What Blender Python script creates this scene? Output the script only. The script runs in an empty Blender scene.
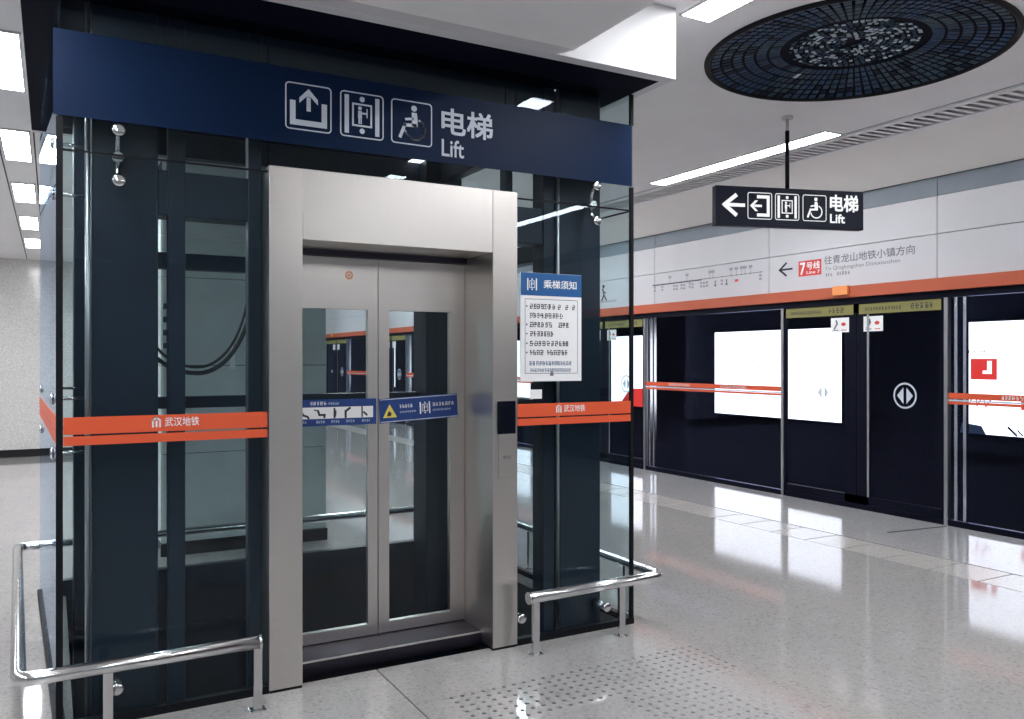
import bpy, math, random
from mathutils import Vector, Matrix

random.seed(7)
PI = math.pi
scene = bpy.context.scene
COL = scene.collection

# ------------------------------------------------------------------ camera, world, exposure
CAM_H, YAW, FPX = 1.55, math.radians(29.0), 830.0
cam_data = bpy.data.cameras.new('camera')
cam_data.sensor_width = 36.0
cam_data.lens = FPX / 1024.0 * 36.0
cam_data.clip_start, cam_data.clip_end = 0.05, 200.0
cam = bpy.data.objects.new('camera', cam_data)
COL.objects.link(cam)
cam.location = (0.0, 0.0, CAM_H)
cam.rotation_euler = (PI / 2, 0.0, -YAW)
scene.camera = cam

world = bpy.data.worlds.new('world')
scene.world = world
world.use_nodes = True
bg = world.node_tree.nodes['Background']
bg.inputs[0].default_value = (0.82, 0.90, 1.0, 1.0)
bg.inputs[1].default_value = 0.22

scene.view_settings.view_transform = 'Standard'
scene.view_settings.look = 'None'
scene.view_settings.exposure = 0.12
scene.view_settings.gamma = 1.0
scene.view_settings.use_curve_mapping = False
LAMP = 38.0          # radiance of the station's ceiling lamps

# ------------------------------------------------------------------ materials
def new_mat(name):
    m = bpy.data.materials.new(name)
    m.use_nodes = True
    nt = m.node_tree
    return m, nt, nt.nodes['Principled BSDF']

def coords(nt, scale=(1, 1, 1)):
    g = nt.nodes.new('ShaderNodeNewGeometry')
    mp = nt.nodes.new('ShaderNodeMapping')
    mp.inputs['Scale'].default_value = scale
    nt.links.new(g.outputs['Position'], mp.inputs['Vector'])
    return mp.outputs['Vector']

def noise(nt, vec, scale, detail=2.0, rough=0.5):
    n = nt.nodes.new('ShaderNodeTexNoise')
    n.inputs['Scale'].default_value = scale
    n.inputs['Detail'].default_value = detail
    n.inputs['Roughness'].default_value = rough
    nt.links.new(vec, n.inputs['Vector'])
    return n.outputs['Fac']

def ramp(nt, fac, stops):
    r = nt.nodes.new('ShaderNodeValToRGB')
    e = r.color_ramp.elements
    while len(e) < len(stops):
        e.new(0.5)
    for k, (p, c) in enumerate(stops):
        e[k].position = p
        e[k].color = (c[0], c[1], c[2], 1.0)
    nt.links.new(fac, r.inputs['Fac'])
    return r.outputs['Color']

def mixc(nt, a, b, fac, mode='MIX'):
    n = nt.nodes.new('ShaderNodeMixRGB')
    n.blend_type = mode
    for sock, v in ((n.inputs['Fac'], fac), (n.inputs['Color1'], a), (n.inputs['Color2'], b)):
        if hasattr(v, 'links'):
            nt.links.new(v, sock)
        elif isinstance(v, (int, float)):
            sock.default_value = v
        else:
            sock.default_value = (v[0], v[1], v[2], 1.0)
    return n.outputs['Color']

def paint(name, col, rough=0.5, metal=0.0, var=0.06, scale=3.0, spec=0.5, bump=0.0):
    """a painted / printed surface with a faint uneven tone"""
    m, nt, b = new_mat(name)
    v = coords(nt)
    f = noise(nt, v, scale, 3.0)
    lo = [max(0.0, c * (1 - var)) for c in col]
    hi = [min(1.0, c * (1 + var)) for c in col]
    nt.links.new(ramp(nt, f, [(0.3, lo), (0.7, hi)]), b.inputs['Base Color'])
    b.inputs['Roughness'].default_value = rough
    b.inputs['Metallic'].default_value = metal
    b.inputs['Specular IOR Level'].default_value = spec
    if bump:
        bp = nt.nodes.new('ShaderNodeBump')
        bp.inputs['Strength'].default_value = bump
        bp.inputs['Distance'].default_value = 0.002
        nt.links.new(noise(nt, v, 120.0, 2.0), bp.inputs['Height'])
        nt.links.new(bp.outputs['Normal'], b.inputs['Normal'])
    return m

def brushed(name, col, rough=0.3, stretch=(0.6, 0.6, 60.0)):
    m, nt, b = new_mat(name)
    v = coords(nt, stretch)
    f = noise(nt, v, 3.0, 4.0, 0.6)
    nt.links.new(ramp(nt, f, [(0.25, [c * 0.965 for c in col]), (0.75, [min(1, c * 1.025) for c in col])]), b.inputs['Base Color'])
    r = nt.nodes.new('ShaderNodeMapRange')
    r.inputs['To Min'].default_value = rough * 0.97
    r.inputs['To Max'].default_value = rough * 1.05
    nt.links.new(f, r.inputs['Value'])
    nt.links.new(r.outputs['Result'], b.inputs['Roughness'])
    b.inputs['Metallic'].default_value = 1.0
    return m

def glass(name, tint, ior=1.5, gloss_rough=0.0, sheen=(0.88, 0.94, 1.0)):
    """architectural pane: tinted see-through plus Fresnel mirror"""
    m = bpy.data.materials.new(name)
    m.use_nodes = True
    nt = m.node_tree
    nt.nodes.clear()
    out = nt.nodes.new('ShaderNodeOutputMaterial')
    mix = nt.nodes.new('ShaderNodeMixShader')
    fr = nt.nodes.new('ShaderNodeFresnel')
    ge = nt.nodes.new('ShaderNodeNewGeometry')      # same index seen from either face of the thin slab
    mr = nt.nodes.new('ShaderNodeMapRange')
    mr.inputs['To Min'].default_value = ior
    mr.inputs['To Max'].default_value = 1.0 / ior
    nt.links.new(ge.outputs['Backfacing'], mr.inputs['Value'])
    nt.links.new(mr.outputs['Result'], fr.inputs['IOR'])
    tr = nt.nodes.new('ShaderNodeBsdfTransparent')
    tr.inputs['Color'].default_value = (*tint, 1.0)
    gl = nt.nodes.new('ShaderNodeBsdfGlossy')
    gl.inputs['Roughness'].default_value = gloss_rough
    gl.inputs['Color'].default_value = (*sheen, 1.0)
    nt.links.new(fr.outputs['Fac'], mix.inputs['Fac'])
    nt.links.new(tr.outputs['BSDF'], mix.inputs[1])
    nt.links.new(gl.outputs['BSDF'], mix.inputs[2])
    nt.links.new(mix.outputs['Shader'], out.inputs['Surface'])
    return m

def emit(name, col, strength):
    m = bpy.data.materials.new(name)
    m.use_nodes = True
    nt = m.node_tree
    nt.nodes.clear()
    out = nt.nodes.new('ShaderNodeOutputMaterial')
    e = nt.nodes.new('ShaderNodeEmission')
    e.inputs['Color'].default_value = (*col, 1.0)
    e.inputs['Strength'].default_value = strength
    nt.links.new(e.outputs['Emission'], out.inputs['Surface'])
    return m

def terrazzo(name, base, rough=0.12):
    m, nt, b = new_mat(name)
    v = coords(nt)
    vo = nt.nodes.new('ShaderNodeTexVoronoi')
    vo.inputs['Scale'].default_value = 75.0
    nt.links.new(v, vo.inputs['Vector'])
    chips = ramp(nt, vo.outputs['Color'], [(0.10, (0.62, 0.62, 0.63)), (0.3, (0.92, 0.91, 0.90)), (0.8, (1.0, 1.0, 1.0)), (0.95, (1.18, 1.17, 1.15))])
    fine = ramp(nt, noise(nt, v, 210.0, 2.0), [(0.35, (0.90, 0.90, 0.905)), (0.6, (1.04, 1.04, 1.03))])
    cloud = ramp(nt, noise(nt, v, 1.1, 3.0), [(0.3, (0.95, 0.95, 0.965)), (0.7, (1.03, 1.02, 1.01))])
    c = mixc(nt, base, chips, 0.7, 'MULTIPLY')
    c = mixc(nt, c, fine, 1.0, 'MULTIPLY')
    c = mixc(nt, c, cloud, 1.0, 'MULTIPLY')
    nt.links.new(c, b.inputs['Base Color'])
    r = nt.nodes.new('ShaderNodeMapRange')
    r.inputs['To Min'].default_value = rough * 0.75
    r.inputs['To Max'].default_value = rough * 1.5
    nt.links.new(noise(nt, v, 2.2, 3.0), r.inputs['Value'])
    nt.links.new(r.outputs['Result'], b.inputs['Roughness'])
    b.inputs['IOR'].default_value = 1.55
    return m

def granite(name, base, rough=0.25):
    m, nt, b = new_mat(name)
    v = coords(nt)
    f = noise(nt, v, 55.0, 4.0, 0.7)
    nt.links.new(ramp(nt, f, [(0.3, [c * 0.72 for c in base]), (0.5, base), (0.72, [min(1, c * 1.25) for c in base])]), b.inputs['Base Color'])
    b.inputs['Roughness'].default_value = rough
    return m

M = {
    'terrazzo': terrazzo('terrazzo', (0.385, 0.375, 0.375), 0.06),
    'edge_stone': terrazzo('edge stone', (0.42, 0.42, 0.435), 0.07),
    'tile': terrazzo('tactile tile stone', (0.50, 0.485, 0.47), 0.16),
    'joint': paint('dark joint', (0.03, 0.03, 0.035), 0.8),
    'stud': brushed('steel stud', (0.22, 0.22, 0.23), 0.35, (20, 20, 20)),
    'ceiling': paint('ceiling panel', (0.84, 0.84, 0.85), 0.55, var=0.02),
    'fascia': paint('white fascia', (0.64, 0.64, 0.66), 0.45, var=0.02),
    'cove': paint('cream cove', (0.88, 0.86, 0.82), 0.5, var=0.02),
    'panel': paint('white enamel panel', (0.57, 0.57, 0.61), 0.3, var=0.02),
    'shadow_gap': paint('blue grey shade strip', (0.24, 0.28, 0.33), 0.5),  # carries the painted shade under the cove; also backing and groove
    'orange': paint('orange band', (0.47, 0.095, 0.042), 0.45, var=0.04),
    'orange_light': paint('pale orange lamp cover', (0.85, 0.30, 0.09), 0.4),
    'red_strip': paint('orange red film', (0.72, 0.10, 0.035), 0.4, var=0.04),
    'red': paint('red print', (0.68, 0.06, 0.05), 0.5),
    'white': paint('white print', (0.85, 0.86, 0.88), 0.5, var=0.02),
    'sign_white': emit('backlit sign legend', (0.95, 0.97, 1.0), 0.95),
    'caption_grey': paint('caption grey', (0.30, 0.31, 0.36), 0.6),
    'pale': paint('pale grey print', (0.58, 0.64, 0.74), 0.5, var=0.02),
    'ink': paint('dark ink', (0.03, 0.03, 0.045), 0.6),
    'ink_blue': paint('blue ink', (0.10, 0.17, 0.30), 0.6),
    'ink_grey': paint('grey ink', (0.16, 0.16, 0.19), 0.6),
    'navy_film': paint('navy film', (0.0022, 0.0125, 0.045), 0.45, spec=0.12, var=0.08, scale=1.2),
    'sign_navy': paint('sign navy', (0.006, 0.009, 0.024), 0.5, spec=0.2),
    'blue': paint('blue print', (0.008, 0.095, 0.29), 0.4),
    'sticker_blue': paint('sticker blue', (0.010, 0.045, 0.21), 0.4),
    'yellow': paint('yellow olive film', (0.22, 0.205, 0.065), 0.5),
    'warn_yellow': paint('warning yellow', (0.75, 0.62, 0.10), 0.5),
    'steel': brushed('brushed stainless', (0.66, 0.63, 0.605), 0.31),
    'steel_h': brushed('brushed stainless lintel', (0.64, 0.615, 0.595), 0.36, (60, 0.6, 0.6)),
    'steel_dark': brushed('dark stainless sill', (0.055, 0.05, 0.07), 0.4),
    'chrome': brushed('polished tube', (0.70, 0.70, 0.71), 0.16, (4, 4, 4)),
    'navy_paint': paint('navy painted steel', (0.0055, 0.014, 0.028), 0.42, spec=0.3, var=0.12),
    'soffit': paint('black soffit', (0.003, 0.004, 0.012), 0.7, spec=0.05),
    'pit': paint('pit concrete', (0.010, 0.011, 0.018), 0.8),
    'seal': paint('black silicone', (0.004, 0.005, 0.008), 0.55, spec=0.2),
    'cable': paint('cable sheath', (0.020, 0.024, 0.030), 0.5),
    'glass': glass('tinted lift glass', (0.905, 0.95, 0.957), 1.29, 0.0, (0.78, 0.88, 1.0)),
    'glass_clear': glass('door glass', (0.93, 0.96, 0.965), 1.32),
    'glass_psd': glass('screen door glass', (0.92, 0.935, 0.975), 1.22, 0.0, (0.42, 0.50, 0.95)),
    'granite': granite('grey granite', (0.68, 0.67, 0.66), 0.15),
    'cladding': paint('grey pillar cladding', (0.60, 0.64, 0.64), 0.3, var=0.05, scale=6),
    'black': paint('black stone', (0.008, 0.008, 0.011), 0.3),
    'psd_frame': paint('dark door frame', (0.0025, 0.0035, 0.012), 0.45, spec=0.1),
    'psd_post': brushed('aluminium post', (0.42, 0.43, 0.45), 0.35),
    'tunnel': paint('tunnel black', (0.006, 0.007, 0.016), 0.9),
    'lamp': emit('ceiling lamp', (0.975, 0.985, 1.0), LAMP),
    'lamp_weak': emit('shaft lamp', (1.0, 0.99, 0.98), 2.2),
    'lightbox': emit('light box film', (0.93, 0.95, 1.0), 2.3),
    'red_lit': emit('backlit red print', (0.80, 0.055, 0.045), 1.0),
    'lamp_body': paint('lamp housing', (0.55, 0.55, 0.56), 0.5),
    'screen': paint('black display', (0.004, 0.005, 0.012), 0.15),
    'mosaic_a': paint('mosaic navy', (0.008, 0.016, 0.036), 0.45, var=0.3, scale=20, spec=0.1),
    'mosaic_b': paint('mosaic blue', (0.030, 0.062, 0.125), 0.45, var=0.3, scale=20, spec=0.1),
    'mosaic_c': paint('mosaic teal', (0.045, 0.080, 0.115), 0.45, var=0.3, scale=20, spec=0.1),
    'mosaic_d': paint('mosaic pale', (0.46, 0.56, 0.64), 0.4, var=0.3, scale=20),
    'mosaic_base': paint('mosaic base', (0.003, 0.005, 0.012), 0.6, spec=0.05),
}

# ------------------------------------------------------------------ mesh helpers
class MB:
    def __init__(self):
        self.v, self.f, self.mi, self.smooth = [], [], [], []
    def face(self, pts, mi=0, smooth=False):
        b = len(self.v)
        self.v += [tuple(p) for p in pts]
        self.f.append(tuple(range(b, b + len(pts))))
        self.mi.append(mi); self.smooth.append(smooth)
        return self
    def hexa(self, p, mi=0):
        """p: 8 points, bottom ring 0-3 counter clockwise seen from above, top ring 4-7"""
        b = len(self.v)
        self.v += [tuple(q) for q in p]
        for q in ((3, 2, 1, 0), (4, 5, 6, 7), (0, 1, 5, 4), (1, 2, 6, 5), (2, 3, 7, 6), (3, 0, 4, 7)):
            self.f.append(tuple(b + k for k in q)); self.mi.append(mi); self.smooth.append(False)
        return self
    def box(self, x0, x1, y0, y1, z0, z1, mi=0):
        return self.hexa([(x0, y0, z0), (x1, y0, z0), (x1, y1, z0), (x0, y1, z0),
                          (x0, y0, z1), (x1, y0, z1), (x1, y1, z1), (x0, y1, z1)], mi)
    def tube(self, path, r, n=12, caps=True, mi=0):
        P = [Vector(p) for p in path]
        m = len(P)
        T = []
        for i in range(m):
            a = (P[i] - P[i - 1]).normalized() if i else None
            c = (P[i + 1] - P[i]).normalized() if i < m - 1 else None
            T.append(((a or c) + (c or a)).normalized())
        up = Vector((0, 0, 1)) if abs(T[0].z) < 0.9 else Vector((1, 0, 0))
        nrm = (up - T[0] * up.dot(T[0])).normalized()
        b = len(self.v)
        for i in range(m):
            nrm = (nrm - T[i] * nrm.dot(T[i])).normalized()
            bi = T[i].cross(nrm)
            for k in range(n):
                a = 2 * PI * k / n
                self.v.append(tuple(P[i] + nrm * (r * math.cos(a)) + bi * (r * math.sin(a))))
        for i in range(m - 1):
            for k in range(n):
                k2 = (k + 1) % n
                self.f.append((b + i * n + k, b + i * n + k2, b + (i + 1) * n + k2, b + (i + 1) * n + k))
                self.mi.append(mi); self.smooth.append(True)
        if caps:
            self.f.append(tuple(b + k for k in reversed(range(n)))); self.mi.append(mi); self.smooth.append(False)
            self.f.append(tuple(b + (m - 1) * n + k for k in range(n))); self.mi.append(mi); self.smooth.append(False)
        return self
    def cyl(self, c0, c1, r, n=20, mi=0):
        return self.tube([c0, c1], r, n, True, mi)
    def lathe(self, prof, center, n=64, mi=0, smooth=True):
        """prof: [(r, z)] about the vertical axis through center"""
        b = len(self.v)
        for r, z in prof:
            for k in range(n):
                a = 2 * PI * k / n
                self.v.append((center[0] + r * math.cos(a), center[1] + r * math.sin(a), center[2] + z))
        for i in range(len(prof) - 1):
            for k in range(n):
                k2 = (k + 1) % n
                self.f.append((b + i * n + k, b + i * n + k2, b + (i + 1) * n + k2, b + (i + 1) * n + k))
                self.mi.append(mi); self.smooth.append(smooth)
        return self

def arc_path(pts, rad, n=6):
    """round the corners of a polyline"""
    P = [Vector(p) for p in pts]
    out = [P[0]]
    for i in range(1, len(P) - 1):
        a = (P[i - 1] - P[i]).normalized()
        c = (P[i + 1] - P[i]).normalized()
        p0, p2 = P[i] + a * rad, P[i] + c * rad
        for k in range(n + 1):
            t = k / n
            out.append(p0 * (1 - t) ** 2 + P[i] * (2 * t * (1 - t)) + p2 * t ** 2)
    out.append(P[-1])
    return out

def root_loc(o):
    while o.parent:
        o = o.parent
    return Vector(o.location)

def obj(name, mb, mats, parent=None, bevel=0.0, loc=None):
    """link one mesh object; geometry is given in world coordinates, or about loc for a shared mesh"""
    if not isinstance(mats, (list, tuple)):
        mats = [mats]
    me = bpy.data.meshes.new(name)
    off = root_loc(parent) if parent else (Vector(loc) if loc else Vector((0, 0, 0)))
    me.from_pydata([tuple(Vector(v) - off) for v in mb.v], [], mb.f)
    for k in mats:
        me.materials.append(M[k])
    me.polygons.foreach_set('material_index', mb.mi)
    me.polygons.foreach_set('use_smooth', mb.smooth)
    me.update()
    o = bpy.data.objects.new(name, me)
    COL.objects.link(o)
    if parent:
        o.parent = parent
    elif loc:
        o.location = loc
    if bevel:
        md = o.modifiers.new('bevel', 'BEVEL')
        md.width, md.segments, md.limit_method = bevel, 2, 'ANGLE'
    return o

def tag(o, label=None, cat=None, group=None, kind=None):
    if label: o['label'] = label
    if cat: o['category'] = cat
    if group: o['group'] = group
    if kind: o['kind'] = kind
    return o

def thing(name, loc, label, cat, group=None, kind=None):
    o = bpy.data.objects.new(name, None)
    o.empty_display_size = 0.1
    COL.objects.link(o)
    o.location = loc
    return tag(o, label, cat, group, kind)

def part(name, parent, mat, *boxes, bevel=0.0):
    mb = MB()
    for b in boxes:
        mb.box(*b)
    return obj(name, mb, mat, parent, bevel)

# ---- flat print: shapes in a (u, v) frame lying on a real surface
class Frame:
    def __init__(self, O, U, V):
        self.O, self.U, self.V = Vector(O), Vector(U).normalized(), Vector(V).normalized()
        self.N = self.U.cross(self.V)
    def p(self, u, v, n=0.0):
        return self.O + self.U * u + self.V * v + self.N * n

def rect(u0, u1, v0, v1):
    return [[(u0, v0), (u1, v0), (u1, v1), (u0, v1)]]

def disc(cu, cv, r, n=20):
    return [[(cu + r * math.cos(2 * PI * k / n), cv + r * math.sin(2 * PI * k / n)) for k in range(n)]]

def strip(path, w, closed=False):
    out = []
    n = len(path)
    for i in range(n if closed else n - 1):
        a, b = path[i], path[(i + 1) % n]
        dx, dy = b[0] - a[0], b[1] - a[1]
        l = math.hypot(dx, dy) or 1
        e = w * 0.5
        nx, ny = -dy / l * e, dx / l * e
        ex, ey = dx / l * e * 0.9, dy / l * e * 0.9
        a2 = (a[0] - ex, a[1] - ey); b2 = (b[0] + ex, b[1] + ey)
        out.append([(a2[0] - nx, a2[1] - ny), (b2[0] - nx, b2[1] - ny), (b2[0] + nx, b2[1] + ny), (a2[0] + nx, a2[1] + ny)])
    return out

def ring(outer, inner):
    n = len(outer)
    return [[outer[i], outer[(i + 1) % n], inner[(i + 1) % n], inner[i]] for i in range(n)]

def rrect(u0, u1, v0, v1, r, n=5):
    pts = []
    for cu, cv, a0 in ((u1 - r, v1 - r, 0), (u0 + r, v1 - r, PI / 2), (u0 + r, v0 + r, PI), (u1 - r, v0 + r, 1.5 * PI)):
        for k in range(n + 1):
            a = a0 + PI / 2 * k / n
            pts.append((cu + r * math.cos(a), cv + r * math.sin(a)))
    return pts

def rring(u0, u1, v0, v1, r, w):
    return ring(rrect(u0, u1, v0, v1, r), rrect(u0 + w, u1 - w, v0 + w, v1 - w, max(r - w, 0.001)))

def arc(cu, cv, r, a0, a1, n=22):
    return [(cu + r * math.cos(math.radians(a0 + (a1 - a0) * k / n)), cv + r * math.sin(math.radians(a0 + (a1 - a0) * k / n))) for k in range(n + 1)]

def place(polys, u0, v0, su, sv=None):
    sv = su if sv is None else sv
    return [[(u0 + x * su, v0 + y * sv) for x, y in p] for p in polys]

def flat(name, fr, polys, mat, parent, lift=0.002):
    mb = MB()
    for p in polys:
        area = sum(p[i][0] * p[(i + 1) % len(p)][1] - p[(i + 1) % len(p)][0] * p[i][1] for i in range(len(p)))
        q = p if area > 0 else list(reversed(p))
        mb.face([fr.p(u, v, lift) for u, v in q])
    o = obj(name, mb, mat, parent)
    if 'lettering' in name or name in ('station_marks', 'station_captions', 'safety_figures', 'figure_captions', 'slogan', 'slogan_small', 'heading', 'heading_faint', 'caption'):
        o['kind'] = 'stuff'
    return o

def text(name, fr, body, box, mat, parent, lift=0.002, bold=0.0, keep=False):
    """lettering fitted into box (u0, u1, v0, v1) of the frame"""
    cu = bpy.data.curves.new('lettering', 'FONT')
    cu.body = body
    cu.size = 1.0
    cu.resolution_u = 2
    cu.fill_mode = 'FRONT'
    t = bpy.data.objects.new('lettering_tmp', cu)
    COL.objects.link(t)
    dg = bpy.context.evaluated_depsgraph_get()
    me = bpy.data.meshes.new_from_object(t.evaluated_get(dg))
    bpy.data.objects.remove(t)
    bpy.data.curves.remove(cu)
    xs = [v.co.x for v in me.vertices] or [0, 1]
    ys = [v.co.y for v in me.vertices] or [0, 1]
    x0, x1, y0, y1 = min(xs), max(xs), min(ys), max(ys)
    u0, u1, v0, v1 = box
    su, sv = (u1 - u0) / max(x1 - x0, 1e-6), (v1 - v0) / max(y1 - y0, 1e-6)
    shifts = [(0, 0)] if not bold else [(-bold, -bold), (bold, -bold), (bold, bold), (-bold, bold), (0, 0)]
    mb = MB()
    for k, (dx, dy) in enumerate(shifts):
        b = len(mb.v)
        for v in me.vertices:
            mb.v.append(tuple(fr.p(u0 + (v.co.x + dx - x0) * su, v0 + (v.co.y + dy - y0) * sv, lift + 0.00004 * k)))
        for q in me.polygons:
            mb.f.append(tuple(b + i for i in q.vertices)); mb.mi.append(0); mb.smooth.append(False)
    bpy.data.meshes.remove(me)
    return tag(obj(name, mb, mat, parent), kind='stuff')

def blocks(u0, u1, v, h, fill=0.78, seed=1):
    """a line of print too small to read: glyph-sized marks"""
    rnd = random.Random(seed)
    out, u = [], u0
    while u < u1 - h * 0.5:
        w = min(h * rnd.uniform(0.6, 0.95), u1 - u)
        t = h * 0.18
        for vv in (0.0, 0.43, 0.86):                     # three level strokes and two upright ones, of uneven reach
            a, b = sorted((rnd.uniform(0.0, 0.3), rnd.uniform(0.6, 1.0)))
            out += rect(u + a * w, u + b * w, v + vv * h, v + vv * h + t)
        for uu in (rnd.uniform(0.1, 0.3), rnd.uniform(0.55, 0.85)):
            a, b = sorted((rnd.uniform(0.0, 0.4), rnd.uniform(0.6, 1.0)))
            out += rect(u + uu * w, u + uu * w + t, v + a * h, v + b * h)
        u += w + h * (1 - fill)
    return out

# pictograms drawn in the unit square
ARROW_UP = [[(0.455, 0.42), (0.545, 0.42), (0.545, 0.72), (0.455, 0.72)],
            [(0.5, 0.90), (0.70, 0.69), (0.70, 0.575), (0.545, 0.73), (0.455, 0.73), (0.30, 0.575), (0.30, 0.69)]]
TRAY = rect(0.10, 0.90, 0.10, 0.22) + rect(0.10, 0.22, 0.22, 0.62) + rect(0.78, 0.90, 0.22, 0.62)
LIFT_BARS = rect(0.10, 0.20, 0.08, 0.92) + rect(0.80, 0.90, 0.08, 0.92)
LIFT_BOX = rect(0.27, 0.73, 0.25, 0.29) + rect(0.27, 0.73, 0.72, 0.76) + rect(0.27, 0.31, 0.29, 0.72) + rect(0.69, 0.73, 0.29, 0.72)
LIFT_MAN = disc(0.45, 0.655, 0.045, 12) + rect(0.405, 0.495, 0.44, 0.60) + rect(0.415, 0.45, 0.31, 0.44) + rect(0.46, 0.49, 0.31, 0.44) + rect(0.495, 0.60, 0.53, 0.57) + rect(0.60, 0.625, 0.46, 0.66)
LIFT_DOTS = disc(0.5, 0.855, 0.06, 14) + disc(0.5, 0.155, 0.06, 14)
WHEELCHAIR = (disc(0.555, 0.835, 0.07, 14)
              + [[(0.50, 0.74), (0.62, 0.74), (0.64, 0.60), (0.64, 0.42), (0.50, 0.42), (0.50, 0.52)]]
              + strip([(0.52, 0.60), (0.36, 0.57)], 0.055)
              + strip([(0.58, 0.45), (0.33, 0.44), (0.22, 0.17)], 0.075)
              + strip(arc(0.575, 0.365, 0.235, -165, 62), 0.045))

def pictogram(fr, u, v, s, shapes, parent, mat='pale', lift=0.002):
    f = flat('pictogram_frame', fr, place(rring(0, 1, 0, 1, 0.09, 0.028), u, v, s), mat, parent, lift)
    for nm, sh in shapes:
        flat(nm, fr, place(sh, u, v, s), mat, parent, lift)
    return f

def lift_icon(fr, u, v, s, parent, mat, lift=0.002):
    flat('lift_symbol', fr, place(LIFT_BARS + LIFT_BOX + LIFT_MAN + LIFT_DOTS, u, v, s), mat, parent, lift)

# ------------------------------------------------------------------ key measures (metres)
YF = 3.92                 # front plane of the lift glass
GX0, GX1 = 0.02, 2.985    # front glass from corner to corner
GXB = -0.07               # left glass corner at the back
YB = 6.30                 # back glass
XW = 7.31                 # platform screen
ZLOW, ZHIGH = 3.15, 3.50  # low and high ceiling
YEND = 34.0
YBACK = -7.0

# ------------------------------------------------------------------ floor
floor = thing('floor', (0, 0, 0), 'polished pale grey terrazzo platform floor', 'floor', kind='structure')
def slab(x0, x1, y0, y1, mat='terrazzo', name='slab'):
    return part(name, floor, mat, (x0, x1, y0, y1, -0.06, 0.0))
slab(-6.0, 1.417, YBACK, 3.96)
slab(1.425, 5.65, YBACK, 3.96)
slab(-6.0, 0.08, 3.96, 6.22)
slab(2.95, 5.65, 3.96, 6.22)
slab(-6.0, 5.65, 6.22, YEND)
slab(6.085, XW, YBACK, YEND, 'edge_stone', 'edge_slab')
part('joint_bed', floor, 'joint', (1.30, 1.55, YBACK, 3.95, -0.09, -0.061), (5.6, 6.15, YBACK, YEND, -0.09, -0.061))
y = 1.0
tile_me = None
while y < 12.0:                       # the tactile strip along the platform edge
    if tile_me is None:
        mb = MB(); mb.box(-0.203, 0.203, -0.186, 0.186, -0.05, 0.0)
        t = obj('tile', mb, 'tile', floor, bevel=0.003); tile_me = t.data
    else:
        t = bpy.data.objects.new('tile', tile_me); COL.objects.link(t); t.parent = floor
        md = t.modifiers.new('bevel', 'BEVEL'); md.width, md.segments = 0.003, 2
    t.location = (5.861, y, 0.001)
    y += 0.383
part('tile_course', floor, 'tile', (5.658, 6.064, YBACK, 0.80, -0.05, 0.001), (5.658, 6.064, y - 0.19, YEND, -0.05, 0.001))
# steel inlay at the doorway edge
mb = MB()
mb.hexa([(6.55, 4.855, 0.0), (7.27, 4.775, 0.0), (7.27, 4.80, 0.0), (6.55, 4.885, 0.0),
         (6.55, 4.855, 0.002), (7.27, 4.775, 0.002), (7.27, 4.80, 0.002), (6.55, 4.885, 0.002)])
obj('joint_strip', mb, 'joint', floor)
# small tactile studs in front of the lift: two bands meeting in a T
mb = MB()
def stud(x, y):
    n, r = 8, 0.0105
    b = len(mb.v)
    for rr, z in ((r, 0.0), (r * 0.72, 0.004)):
        for k in range(n):
            a = 2 * PI * k / n
            mb.v.append((x + rr * math.cos(a), y + rr * math.sin(a), z))
    for k in range(n):
        k2 = (k + 1) % n
        mb.f.append((b + k, b + k2, b + n + k2, b + n + k)); mb.mi.append(0); mb.smooth.append(False)
    mb.f.append(tuple(b + n + k for k in range(n))); mb.mi.append(0); mb.smooth.append(False)
for i in range(27):
    for j in range(7):
        stud(1.60 + i * 0.0545, 3.13 + j * 0.0545)
for i in range(9):
    for j in range(14):
        stud(2.30 + i * 0.0545, 3.13 - 0.0545 * (j + 1))
s = obj('stud_field', mb, 'stud', floor)
tag(s, 'field of small dark steel tactile studs in a T shape', kind='stuff')

# ------------------------------------------------------------------ ceilings
ceil = thing('ceiling', (2.4, 0, ZLOW), 'pale grey station ceiling in two heights', 'ceiling', kind='structure')
part('low_ceiling', ceil, 'ceiling',
     (-6.0, 2.36, YBACK, 3.59, ZLOW, ZHIGH + 0.1), (-6.0, -0.121, 3.59, YEND, ZLOW, ZHIGH + 0.1),
     (-0.121, 2.36, 6.56, YEND, ZLOW, ZHIGH + 0.1))
CX, CY, CZ, CR = 4.475, 3.575, ZHIGH - 0.008, 0.915        # round opening for the roundel
part('high_ceiling', ceil, 'ceiling', (2.36, CX - 1, YBACK, YEND, ZHIGH, ZHIGH + 0.1), (CX + 1, 6.07, YBACK, YEND, ZHIGH, ZHIGH + 0.1),
     (CX - 1, CX + 1, YBACK, CY - 1, ZHIGH, ZHIGH + 0.1), (CX - 1, CX + 1, CY + 1, YEND, ZHIGH, ZHIGH + 0.1))
mb = MB()
NR = 64
def on_square(a):
    c_, s_ = math.cos(a), math.sin(a)
    m_ = max(abs(c_), abs(s_))
    return (CX + c_ / m_, CY + s_ / m_)
for k in range(NR):
    a0, a1 = 2 * PI * k / NR, 2 * PI * (k + 1) / NR
    p0, p1 = (CX + CR * math.cos(a0), CY + CR * math.sin(a0)), (CX + CR * math.cos(a1), CY + CR * math.sin(a1))
    q0, q1 = on_square(a0), on_square(a1)
    mb.face([(*p0, ZHIGH), (*p1, ZHIGH), (*q1, ZHIGH), (*q0, ZHIGH)])
    mb.face([(*p0, ZHIGH), (*p1, ZHIGH), (*p1, ZHIGH + 0.1), (*p0, ZHIGH + 0.1)])
obj('roundel_surround', mb, 'ceiling', ceil)
part('ceiling_groove', ceil, 'joint', (-0.352, -0.342, YBACK, 15.3, ZLOW - 0.002, ZLOW), (-0.118, -0.108, 6.57, 15.3, ZLOW - 0.002, ZLOW))
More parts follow.
